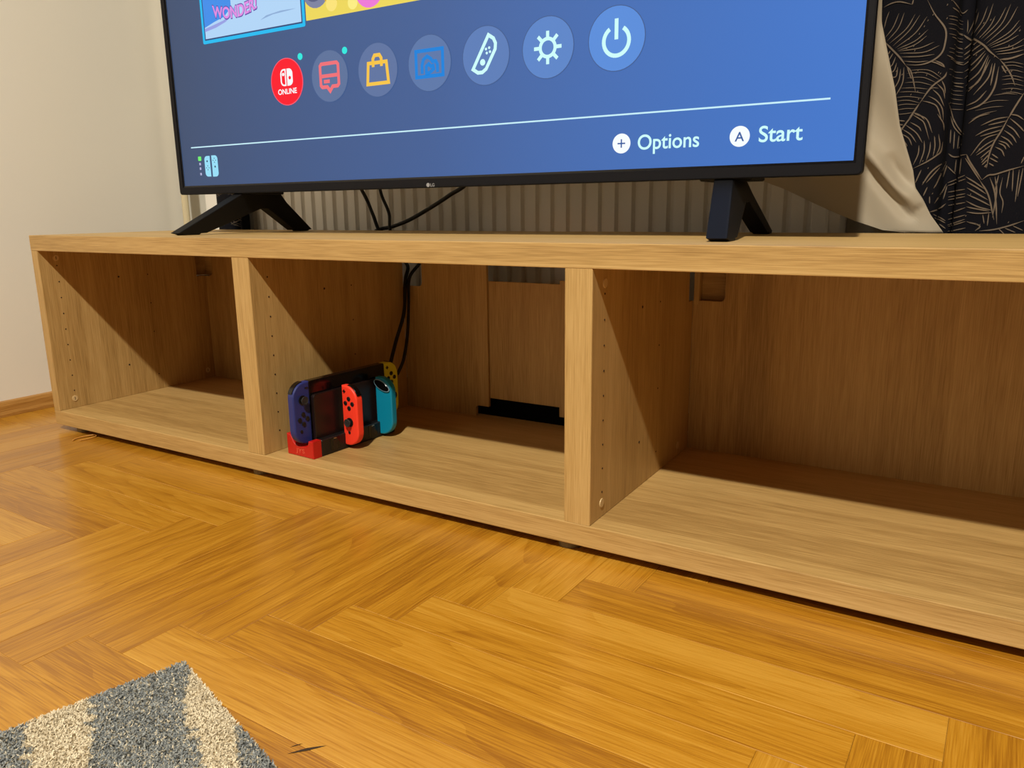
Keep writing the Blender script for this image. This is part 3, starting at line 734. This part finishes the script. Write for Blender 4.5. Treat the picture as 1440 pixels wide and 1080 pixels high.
# leaf strokes of the printed cloth: width in 0.1 mm, then x, z pairs in 0.1 mm
TRACE = [(20, (14920, 6930, 15030, 6730, 15180, 6520, 15190, 6320, 15150, 6200, 15040, 6120, 14900, 6090, 14720, 6110)), (20, (14430, 6450, 14520, 6350, 14640, 6220, 14730, 6100)), (20, (14950, 5570, 15080, 5780, 15220, 5900, 15250, 5970)), (20, (14830, 5360, 14950, 5570)), (14, (14730, 6100, 14810, 6000, 14890, 5730)), (14, (15040, 6120, 15120, 6090, 15220, 6030)), (14, (15090, 6130, 15180, 6080, 15220, 6030)), (14, (14370, 6920, 14470, 6950, 14580, 6950, 14740, 6890)), (14, (14740, 6890, 14750, 6950)), (11, (14400, 6630, 14420, 6750, 14450, 6850)), (11, (14430, 6510, 14520, 6630, 14580, 6800)), (11, (14460, 6460, 14590, 6610, 14650, 6800)), (11, (14490, 6420, 14690, 6580, 14790, 6760)), (11, (14540, 6380, 14730, 6550, 14850, 6740)), (11, (14580, 6350, 14810, 6510, 14940, 6710)), (11, (14600, 6330, 14820, 6410, 14970, 6540)), (11, (14610, 6310, 14820, 6360, 14960, 6460)), (11, (14620, 6300, 14880, 6310, 15060, 6370)), (11, (14640, 6270, 14940, 6250, 15130, 6320)), (11, (14660, 6220, 14890, 6200, 15080, 6210)), (11, (14700, 6160, 14870, 6130, 15010, 6130)), (13, (14510, 6320, 14490, 6280)), (13, (14550, 6280, 14500, 6190)), (13, (14590, 6230, 14560, 6140, 14530, 6100)), (13, (14610, 6150, 14590, 6060, 14550, 6020)), (13, (14630, 6090, 14620, 5970, 14560, 5960)), (13, (14670, 6060, 14660, 5910, 14600, 5790)), (13, (14710, 6080, 14710, 5870, 14630, 5690)), (13, (14750, 6080, 14820, 5910)), (8, (14880, 5460, 14780, 5450, 14680, 5450)), (8, (14910, 5510, 14790, 5520, 14670, 5510)), (8, (14930, 5560, 14780, 5580, 14660, 5570)), (8, (14960, 5580, 14800, 5630, 14650, 5630)), (8, (14990, 5640, 14800, 5680, 14630, 5680)), (8, (15020, 5700, 14850, 5740, 14680, 5750)), (8, (15040, 5760, 14870, 5790, 14700, 5800)), (8, (15100, 5800, 14920, 5860, 14740, 5870)), (8, (15130, 5840, 14960, 5920, 14760, 5930)), (8, (15170, 5870, 14980, 5980, 14760, 5990)), (8, (15200, 5890, 15020, 6010, 14770, 6030)), (8, (15030, 5730, 15100, 5770, 15170, 5760)), (13, (14880, 5460, 14970, 5420, 15040, 5350)), (13, (14980, 5610, 15100, 5570, 15180, 5510, 15250, 5330)), (13, (15050, 5670, 15160, 5600, 15240, 5490, 15270, 5330)), (13, (15100, 5750, 15190, 5660, 15260, 5520)), (13, (15150, 5820, 15230, 5730, 15260, 5620)), (13, (15200, 5860, 15240, 5780, 15260, 5690)), (13, (14880, 5430, 14970, 5370, 15040, 5300, 15120, 5080)), (13, (14900, 5440, 15060, 5360, 15150, 5170)), (13, (14860, 5330, 14970, 5260, 15010, 5200)), (13, (14800, 5300, 14950, 5180, 15040, 5040)), (13, (14770, 5240, 14880, 5160, 14960, 5050)), (13, (14760, 5180, 14860, 5110, 14910, 5010)), (13, (14770, 5120, 14850, 5010)), (13, (15000, 5010, 15000, 4890, 14950, 4740)), (13, (15060, 5070, 15070, 4930, 15030, 4750)), (13, (15140, 5050, 15140, 4930, 15110, 4790)), (13, (15180, 5130, 15200, 4990, 15190, 4850)), (13, (15230, 5150, 15260, 4990, 15230, 4870)), (13, (15190, 5420, 15270, 5300, 15290, 5200)), (18, (15290, 5050, 15280, 4920, 15230, 4860, 15120, 4780, 14950, 4690)), (18, (14720, 5170, 14800, 5310, 14890, 5440)), (18, (15350, 4790, 15190, 4640, 15090, 4460)), (18, (15220, 4080, 15320, 4120, 15400, 4200)), (14, (15350, 4780, 15280, 4510, 15240, 4410)), (14, (15360, 4740, 15330, 4570)), (14, (15380, 4480, 15330, 4340, 15270, 4200)), (14, (15390, 4450, 15360, 4260)), (14, (15160, 4430, 15120, 4310)), (14, (15200, 4300, 15210, 4200)), (14, (15060, 4670, 15000, 4490)), (14, (15290, 4700, 15140, 4490)), (14, (15270, 4050, 15420, 3950)), (14, (15290, 4000, 15420, 3920)), (14, (15340, 3910, 15430, 3840)), (14, (14670, 5370, 14790, 5350)), (14, (14690, 5310, 14770, 5300)), (14, (14700, 5250, 14760, 5260)), (14, (15390, 4490, 15610, 4580)), (14, (15400, 4450, 15620, 4530)), (14, (15410, 4360, 15630, 4390)), (14, (15420, 4290, 15640, 4330)), (14, (15420, 4250, 15640, 4290)), (14, (15430, 4170, 15650, 4210)), (14, (15440, 4050, 15660, 4140)), (14, (15450, 3970, 15670, 4040)), (14, (15450, 3890, 15670, 3980)), (14, (15460, 3870, 15680, 3950)), (14, (15460, 3800, 15690, 3860)), (13, (15340, 5410, 15400, 5260, 15530, 5110)), (13, (15360, 5410, 15430, 5280, 15540, 5130)), (13, (15360, 5230, 15370, 5040)), (13, (15410, 5200, 15420, 4960)), (13, (15470, 5140, 15470, 4960)), (13, (15510, 5090, 15520, 4990)), (13, (15470, 4810, 15470, 4630)), (13, (15540, 4810, 15540, 4600)), (13, (15370, 4720, 15480, 4610)), (16, (15360, 4900, 15440, 4850, 15600, 4860)), (12, (15230, 6190, 15330, 6140, 15430, 6120)), (12, (15280, 6140, 15430, 6090)), (12, (15320, 5860, 15460, 5840)), (12, (15340, 5820, 15460, 5790)), (12, (15270, 6420, 15390, 6390)), (12, (15300, 6330, 15400, 6300)), (12, (15310, 6510, 15390, 6480)), (12, (15310, 5570, 15390, 5330)), (12, (15230, 6880, 15340, 6770, 15410, 6810)), (12, (15240, 6790, 15340, 6730)), (7, (15200, 6690, 15370, 6660)), (7, (15210, 6650, 15370, 6620)), (7, (15210, 6590, 15380, 6560)), (7, (15220, 6530, 15380, 6500)), (7, (15230, 6460, 15390, 6430)), (7, (15250, 6280, 15410, 6250)), (7, (15250, 6230, 15410, 6200)), (7, (15270, 6010, 15440, 5990)), (7, (15280, 5940, 15440, 5910)), (7, (15300, 5760, 15460, 5740)), (7, (15300, 5710, 15470, 5680)), (7, (15310, 5650, 15470, 5620)), (7, (15320, 5590, 15480, 5560)), (7, (15320, 5510, 15490, 5490)), (20, (15390, 6490, 15420, 6460, 15540, 6360, 15660, 6260, 15740, 6170, 15860, 6060)), (20, (15860, 6060, 15980, 6060, 16130, 6100)), (20, (15860, 5970, 15830, 5690, 15710, 5510, 15510, 5440)), (20, (16040, 5300, 16100, 5440, 16180, 5610)), (15, (15860, 6060, 15940, 5960, 16010, 5850, 16070, 5710)), (15, (15890, 5980, 15950, 5880)), (11, (15430, 6510, 15430, 6590, 15420, 6680)), (11, (15440, 6490, 15490, 6610, 15530, 6750)), (11, (15480, 6460, 15530, 6580, 15550, 6700)), (11, (15510, 6430, 15600, 6570, 15650, 6750)), (11, (15550, 6400, 15660, 6570, 15710, 6770)), (11, (15590, 6360, 15700, 6490, 15750, 6610)), (11, (15620, 6350, 15780, 6520, 15860, 6700)), (11, (15650, 6320, 15830, 6500, 15910, 6730)), (11, (15680, 6280, 15890, 6480, 15990, 6690)), (11, (15700, 6250, 15920, 6380, 16030, 6520)), (11, (15720, 6240, 15930, 6330, 16050, 6450)), (11, (15740, 6220, 15910, 6270, 16040, 6340)), (11, (15770, 6190, 15970, 6210, 16110, 6290)), (11, (15800, 6160, 15970, 6170, 16120, 6210)), (11, (15820, 6130, 15990, 6130, 16120, 6150)), (16, (15510, 6370, 15420, 6300)), (16, (15570, 6320, 15420, 6220)), (16, (15620, 6280, 15430, 6160)), (16, (15660, 6230, 15430, 6090)), (16, (15680, 6190, 15560, 6060, 15450, 6000)), (16, (15690, 6160, 15590, 6010, 15460, 5910)), (16, (15720, 6130, 15630, 5920, 15480, 5800)), (16, (15730, 6110, 15650, 5820, 15490, 5710)), (16, (15750, 6070, 15660, 5850, 15510, 5670)), (16, (15780, 6020, 15750, 5840, 15600, 5640)), (16, (15810, 6020, 15790, 5740)), (16, (15750, 5680, 15650, 5560, 15530, 5510)), (7, (15890, 6010, 16010, 6010, 16140, 5970)), (7, (15890, 5970, 16020, 5970, 16140, 5930)), (7, (15900, 5910, 16030, 5910, 16150, 5870)), (7, (15910, 5840, 16030, 5840, 16160, 5800)), (7, (15910, 5800, 16040, 5800, 16160, 5760)), (7, (15920, 5740, 16040, 5740, 16170, 5700)), (7, (15920, 5680, 16050, 5680, 16170, 5650)), (7, (15930, 5630, 16060, 5630, 16180, 5590)), (7, (15830, 5610, 15980, 5620, 16110, 5600)), (7, (15680, 5500, 15850, 5540, 16020, 5530)), (7, (15640, 5430, 15820, 5460, 15970, 5460)), (7, (15610, 5320, 15740, 5380, 15900, 5410)), (18, (16060, 5360, 15980, 5150, 15910, 5000, 15870, 4840, 15860, 4660)), (18, (15820, 4510, 15890, 4570, 15970, 4580, 16120, 4630, 16290, 4680)), (18, (15600, 4860, 15650, 4760, 15820, 4510)), (18, (15800, 4500, 15920, 4300, 16020, 3970)), (18, (15860, 3820, 16030, 3840, 16200, 3890, 16370, 3960)), (18, (15910, 4540, 15980, 4370, 16020, 4190, 16060, 3910)), (14, (16040, 5320, 15890, 5300, 15730, 5230)), (14, (16020, 5270, 15820, 5230)), (14, (15990, 5210, 15810, 5170, 15680, 5100)), (14, (15980, 5160, 15740, 5090)), (14, (15950, 5110, 15790, 5050, 15650, 4840)), (14, (15920, 5040, 15810, 4970, 15710, 4870)), (14, (15900, 4980, 15720, 4840)), (14, (15880, 4910, 15770, 4800)), (14, (15870, 4850, 15790, 4740)), (14, (15860, 4780, 15800, 4710)), (14, (15860, 4720, 15830, 4680)), (14, (15820, 5380, 15690, 5350, 15580, 5270)), (14, (16060, 5300, 16170, 5200, 16240, 5120)), (14, (16060, 5350, 16140, 5330, 16220, 5270)), (14, (16030, 5220, 16120, 5150, 16200, 5040)), (14, (16010, 5150, 16110, 5070, 16170, 4980)), (14, (15980, 5080, 16070, 5020, 16130, 4950)), (14, (15960, 5020, 16050, 4980, 16100, 4920)), (14, (15930, 4940, 16010, 4890, 16050, 4810)), (14, (15960, 4990, 16030, 4950, 16060, 4900)), (14, (15900, 4850, 15980, 4790)), (14, (15880, 4800, 15980, 4740)), (14, (15880, 4730, 15940, 4690)), (16, (15590, 4810, 15800, 4500)), (16, (15980, 4100, 15810, 4150, 15660, 4230)), (16, (15960, 4160, 15820, 4240, 15660, 4320)), (16, (15920, 4240, 15780, 4330, 15650, 4410)), (16, (15890, 4320, 15770, 4410, 15640, 4490)), (16, (15860, 4390, 15740, 4480, 15620, 4560)), (16, (15950, 4090, 15800, 4120, 15670, 4150)), (16, (15980, 4070, 15820, 4060, 15680, 4080)), (16, (15970, 4550, 16010, 4340, 16000, 4000)), (16, (15690, 3950, 15860, 3890, 15810, 3820)), (16, (15710, 3940, 15840, 3910)), (12, (16010, 4570, 15990, 4360)), (12, (16060, 4540, 16050, 4340, 16100, 4210, 16100, 4060)), (12, (16130, 4620, 16120, 4390)), (12, (16170, 4640, 16190, 4350)), (12, (16240, 4630, 16240, 4210)), (12, (16280, 4650, 16260, 4280)), (12, (16090, 3850, 16160, 3780)), (12, (16160, 3860, 16290, 3800)), (12, (16250, 3890, 16370, 3830)), (12, (15880, 4040, 15910, 3920)), (12, (15950, 4060, 15950, 3890)), (12, (16250, 4710, 16280, 4810))]
Ls = []
for w, q in TRACE:
    pts = [(q[i]*1e-4, q[i+1]*1e-4) for i in range(0, len(q), 2)]
    Ls.append((np.array(spline(pts, 7 if len(pts) > 2 else 8)), w*1.05e-4))
# further leaves, same family, over the rest of the cloth
for zc in np.arange(.10, 2.4, .16):
    for xc in np.arange(1.40, 2.05, .105):
        if .30 < zc < .76 and xc < 1.72: continue
        a = rng.uniform(.5, 1.2)*(1 if rng.random() < .6 else -1); l = rng.uniform(.07, .11); dx, dz = math.sin(a)*l/2, math.cos(a)*l/2
        jx, jz = rng.uniform(-.02, .02), rng.uniform(-.04, .04)
        if xc+jx-abs(dx) < 1.43 or xc+jx+abs(dx) > 2.05: continue
        Ls += leaf([(xc+jx-dx, zc+jz-dz), (xc+jx+.008, zc+jz), (xc+jx+dx, zc+jz+dz)], rng.uniform(.035, .055), rng.uniform(.03, .05), 16, fwd=rng.uniform(-.4, .5))
# sprinkled dots
for i in range(70):
    x0_, z0_ = rng.uniform(1.45, 1.63), rng.uniform(.38, .70); Ls.append(([(x0_, z0_), (x0_+.0006, z0_+.0012), (x0_+.001, z0_+.0022)], .0010))
Ls = [([q for q in pts if max(1.432, xmin_r(q[1])+.003) < q[0] < 2.055 and .01 < q[1] < 2.41], w) for pts, w in Ls]
ribbons('leaf_print', Ls, fr, cr_, M['gold'])
# left curtain: narrow gathered strip in front of the radiator's end
lprof = [(-.030, .478), (-.022, .463), (.000, .455), (.030, .457), (.045, .474), (.058, .474), (.063, .458), (.070, .458), (.075, .474)]
cl_, fl = curtain('patterned_curtain', lprof, .004, 2.42, 'narrow gathered black curtain with leaf print behind the left television foot', 'leaf print curtains')
Ls = []
for zc in np.arange(.06, 2.4, .07):
    for xc in (.0, .05):
        s = 1 if rng.random() < .5 else -1
        Ls += leaf([(xc-.02, zc-.02*s), (xc+.005, zc), (xc+.03, zc+.03*s)], .028, .026, 10, fwd=.3*s)
Ls = [([q for q in pts if -.026 < q[0] < .072 and .01 < q[1] < 2.41], w) for pts, w in Ls]
ribbons('leaf_print', Ls, fl, cl_, M['gold'])
# sheer: pulled aside, hem swept up to the left behind the television
zr = [2.42, 1.2, .90, .677, .666, .630, .576, .527, .491, .466, .442, .426, .404, .380]
xr_ = [1.410, 1.415, 1.425, 1.439, 1.440, 1.450, 1.465, 1.475, 1.488, 1.497, 1.502, 1.513, 1.525, 1.543]
hemz = [.379, .3795, .383, .397, .420, .445, .451, .475, .52, .60, .75, 1.0, 2.42]; hemx = [1.541, 1.501, 1.466, 1.425, 1.374, 1.321, 1.305, 1.25, 1.18, 1.10, 1.02, .98, .98]
RIDGE = np.array([(1.4210, 0.5120), (1.4390, 0.4920), (1.4570, 0.4710), (1.4800, 0.4450), (1.5030, 0.4220), (1.5080, 0.4140)]); POCKET = np.array([(1.4610, 0.4910), (1.4700, 0.4710), (1.4820, 0.4540), (1.4980, 0.4340)]); VALLEY = np.array([(1.4300, 0.4820), (1.4470, 0.4610), (1.4650, 0.4390), (1.4820, 0.4190), (1.4950, 0.4040), (1.5090, 0.4010)])
def fold(q, L, sig, pw=.5):
    """bump of width sig along a polyline, fading at both ends"""
    if q[1] > .75: return 0.0
    a, b2 = L[:-1], L[1:]; d = b2-a; ln = np.sqrt((d*d).sum(1)); cum = np.concatenate([[0], np.cumsum(ln)])
    t = np.clip(((q-a)*d).sum(1)/(d*d).sum(1), 0, 1)
    ds = np.sqrt((((a+d*t[:, None])-q)**2).sum(1)); k = int(ds.argmin()); u = (cum[k]+t[k]*ln[k])/cum[-1]
    return math.exp(-(ds[k]/sig)**2)*max(0.0, math.sin(math.pi*min(max(u, .001), .999)))**pw
bm = bmesh.new(); zs = list(np.concatenate([np.linspace(.3797, .70, 90), np.linspace(.71, 2.42, 30)])); NU = 70; rows = []
for zz in zs:
    xR = float(np.interp(-zz, [-v for v in zr], xr_)); xL = float(np.interp(zz, hemz, hemx)); row = []
    for j in range(NU+1):
        u = j/NU; px = xL+(xR-xL)*u
        s = (px-1.49)+.62*(zz-.43)                         # diagonal folds running down to the right
        y = .434+.003*math.sin(s*70)+.003*math.sin(s*33+1.0)
        q = np.array((px, zz))
        y -= .016*fold(q, RIDGE, .0095, .4)        # rounded fold ending in a loop above the bench
        y += .011*fold(q, POCKET, .0080, 1.0)      # hollow to its right
        y += .008*fold(q, VALLEY, .0070, .6)
        y = min(max(y, .408), .458)
        row.append(bm.verts.new((px, y, zz)))
    rows.append(row)
for a, c in zip(rows[:-1], rows[1:]):
    for j in range(NU): bm.faces.new((a[j], a[j+1], c[j+1], c[j]))
sh = link('sheer_curtain', bm_mesh('sheer_curtain', bm), M['sheer'], None, True)
tag(sh, 'cream sheer curtain swept down beside the lower right corner of the television', 'curtain')
md = sh.modifiers.new('thickness', 'SOLIDIFY'); md.thickness = .0006

# ================================================================== CABLES
def cable(pts, r, label):
    o = tube('cable', pts, r, M['cable'], None, 8, 10); tag(o, label, 'cable'); return o
cable([(.47, .262, .620), (.478, .33, .560), (.486, .385, .500), (.501, .410, .449), (.518, .412, .412), (.534, .414, .374), (.575, .412, .335), (.612, .400, .312), (.6245, .378, .290), (.634, .362, .271), (.647, .340, .226), (.649, .310, .175), (.656, .282, .136), (.664, .262, .110)], .0036, 'black cable leaning right, leftmost of those hanging under the television')
cable([(.53, .262, .620), (.536, .36, .540), (.545, .398, .480), (.553, .402, .447), (.568, .4035, .413), (.570, .4045, .376), (.595, .420, .345), (.637, .410, .322), (.6365, .3745, .290), (.6510, .350, .238), (.668, .322, .188), (.679, .294, .146), (.679, .274, .120)], .0032, 'black cable curving steeply down between two others under the television')
cable([(.82, .262, .600), (.80, .36, .530), (.755, .412, .472), (.704, .4215, .446), (.655, .4215, .422), (.604, .4215, .400), (.560, .4230, .387), (.506, .424, .372), (.47, .43, .30), (.45, .45, .10), (.44, .45, FZ+.004)], .0040, 'thick black cable slanting across the gap under the middle of the television')

# ================================================================== RUG
C0 = np.array([.976, -.419]); e2 = np.array([.958, -.286]); e1 = np.array([-.286, -.958])
RS, RT = 1.5, 1.1; RTOP = .0
ang = math.atan2(e2[1], e2[0])
rug = empty('shaggy_rug', (C0[0], C0[1], FZ), (0, 0, ang)); tag(rug, 'cream and grey zebra patterned shaggy rug on the parquet', 'rug')
# local: x = s, y = -t
f1 = ([0, .019, .0635, .082, .123, .162, .30, .50, .8, 1.5], [-.012, 0, .024, .030, .035, .042, .075, .06, .10, .08])
f2 = ([0, .0435, .10, .2, .4, .7, 1.5], [.081, .093, .107, .12, .14, .13, .16])
f3 = ([0, .028, .067, .3, .7, 1.5], [.134, .1366, .1438, .18, .19, .22])
def grey(s, t):
    n = .003*np.sin(s*310+t*190)+.0025*np.sin(s*170-t*420+1)
    a = np.interp(s, *f1); b_ = np.interp(s, *f2); c_ = np.interp(s, *f3)
    t2 = t+n
    g = ((t2 > a) & (t2 < b_)) | ((t2 < .004+(s+n-.128)*.36) & (s+n > .128) & (t2 < a-.018))
    w = .10*np.sin(s*3.1)*.3
    g |= (t2 > c_) & (np.mod(t2-c_+w*(t2-c_)*2, .15) < .095)
    return g
def yarn_cols(s, t):
    g = grey(s, t); n = len(s)
    cream = np.array(lin((228, 214, 186))); gr = np.array(lin((166, 167, 162))); gr2 = np.array(lin((120, 125, 129)))
    mixr = np.random.rand(n, 1)
    col = np.where(g[:, None], gr*mixr+gr2*(1-mixr), cream*(.86+.2*np.random.rand(n, 1)))
    fleck = g & (np.random.rand(n) < .16); col[fleck] = cream*.85
    return np.concatenate([col, np.ones((n, 1))], 1)
# backing slab with rounded pile edge
nx, ny = 150, 110
S_, T_ = np.meshgrid(np.linspace(0, RS, nx+1), np.linspace(0, RT, ny+1)); S_ = S_.ravel(); T_ = T_.ravel()
zt_ = RTOP-FZ-.0035
V = np.stack([S_, -T_, np.full_like(S_, zt_)], 1).tolist(); F = []
for j in range(ny):
    for i in range(nx): a = j*(nx+1)+i; F.append((a, a+nx+1, a+nx+2, a+1))
border = [i for i in range(nx+1)]+[j*(nx+1)+nx for j in range(1, ny+1)]+[ny*(nx+1)+i for i in range(nx-1, -1, -1)]+[j*(nx+1) for j in range(ny-1, 0, -1)]
base_i = len(V)
for i in border: V.append((V[i][0], V[i][1], 0.0))
nb = len(border)
for k in range(nb): F.append((border[k], border[(k+1) % nb], base_i+(k+1) % nb, base_i+k))
F.append([base_i+k for k in range(nb)][::-1])
me = bpy.data.meshes.new('rug_base'); me.from_pydata(V, [], F); me.update()
ca_ = me.color_attributes.new('yarn', 'FLOAT_COLOR', 'POINT'); allv = np.array(V); cc = yarn_cols(allv[:, 0], -allv[:, 1]); ca_.data.foreach_set('color', cc.ravel().astype(np.float32))
link('rug_base', me, M['rug'], rug)
# pile: short bent tufts, dense where the photograph looks
n1 = 210000; s_ = np.random.rand(n1)*.55; t_ = np.random.rand(n1)*.36
n2 = 50000; s_ = np.concatenate([s_, np.random.rand(n2)*RS]); t_ = np.concatenate([t_, np.random.rand(n2)*RT])
n = len(s_); ph = np.random.rand(n)*2*np.pi; hgt = .0036+.0012*np.random.rand(n); wd = .00055+.0004*np.random.rand(n)
ln = .0026*np.random.rand(n); la = np.random.rand(n)*2*np.pi
dx, dy = np.cos(ph)*wd, np.sin(ph)*wd; lx, ly = np.cos(la)*ln, np.sin(la)*ln
z0 = zt_-.0008
P = np.empty((n, 5, 3)); P[:, 0] = np.stack([s_-dx, -t_-dy, np.full(n, z0)], 1); P[:, 1] = np.stack([s_+dx, -t_+dy, np.full(n, z0)], 1)
P[:, 2] = np.stack([s_+dx+lx*.5, -t_+dy+ly*.5, z0+hgt*.7], 1); P[:, 3] = np.stack([s_-dx+lx*.5, -t_-dy+ly*.5, z0+hgt*.7], 1); P[:, 4] = np.stack([s_+lx*1.6, -t_+ly*1.6, z0+hgt*.95], 1)
P[:, :, 0] = np.clip(P[:, :, 0], -.0015, RS+.0015); P[:, :, 1] = np.clip(P[:, :, 1], -RT-.0015, .0015)
idx = np.arange(n)*5
faces = [(i, i+1, i+2, i+3) for i in idx.tolist()]+[(i+3, i+2, i+4) for i in idx.tolist()]
me = bpy.data.meshes.new('pile'); me.from_pydata(P.reshape(-1, 3).tolist(), [], faces); me.update()
cols = np.repeat(yarn_cols(s_, t_), 5, axis=0)
ca_ = me.color_attributes.new('yarn', 'FLOAT_COLOR', 'POINT'); ca_.data.foreach_set('color', cols.ravel().astype(np.float32))
tag(link('pile', me, M['rug'], rug), kind='stuff')

# ================================================================== small thing on the floor
o = tube('rubber_band', [(.113, -.033, FZ+.0012), (.106, -.020, FZ+.0015), (.109, -.004, FZ+.0022), (.118, .008, FZ+.003), (.128, .006, FZ+.0028), (.131, -.004, FZ+.0022), (.128, -.016, FZ+.0015), (.126, -.026, FZ+.0013)], .0011, M['tan'], None, 6, 8)
tag(o, 'small tan rubber loop lying on the parquet by the bench', 'rubber band')
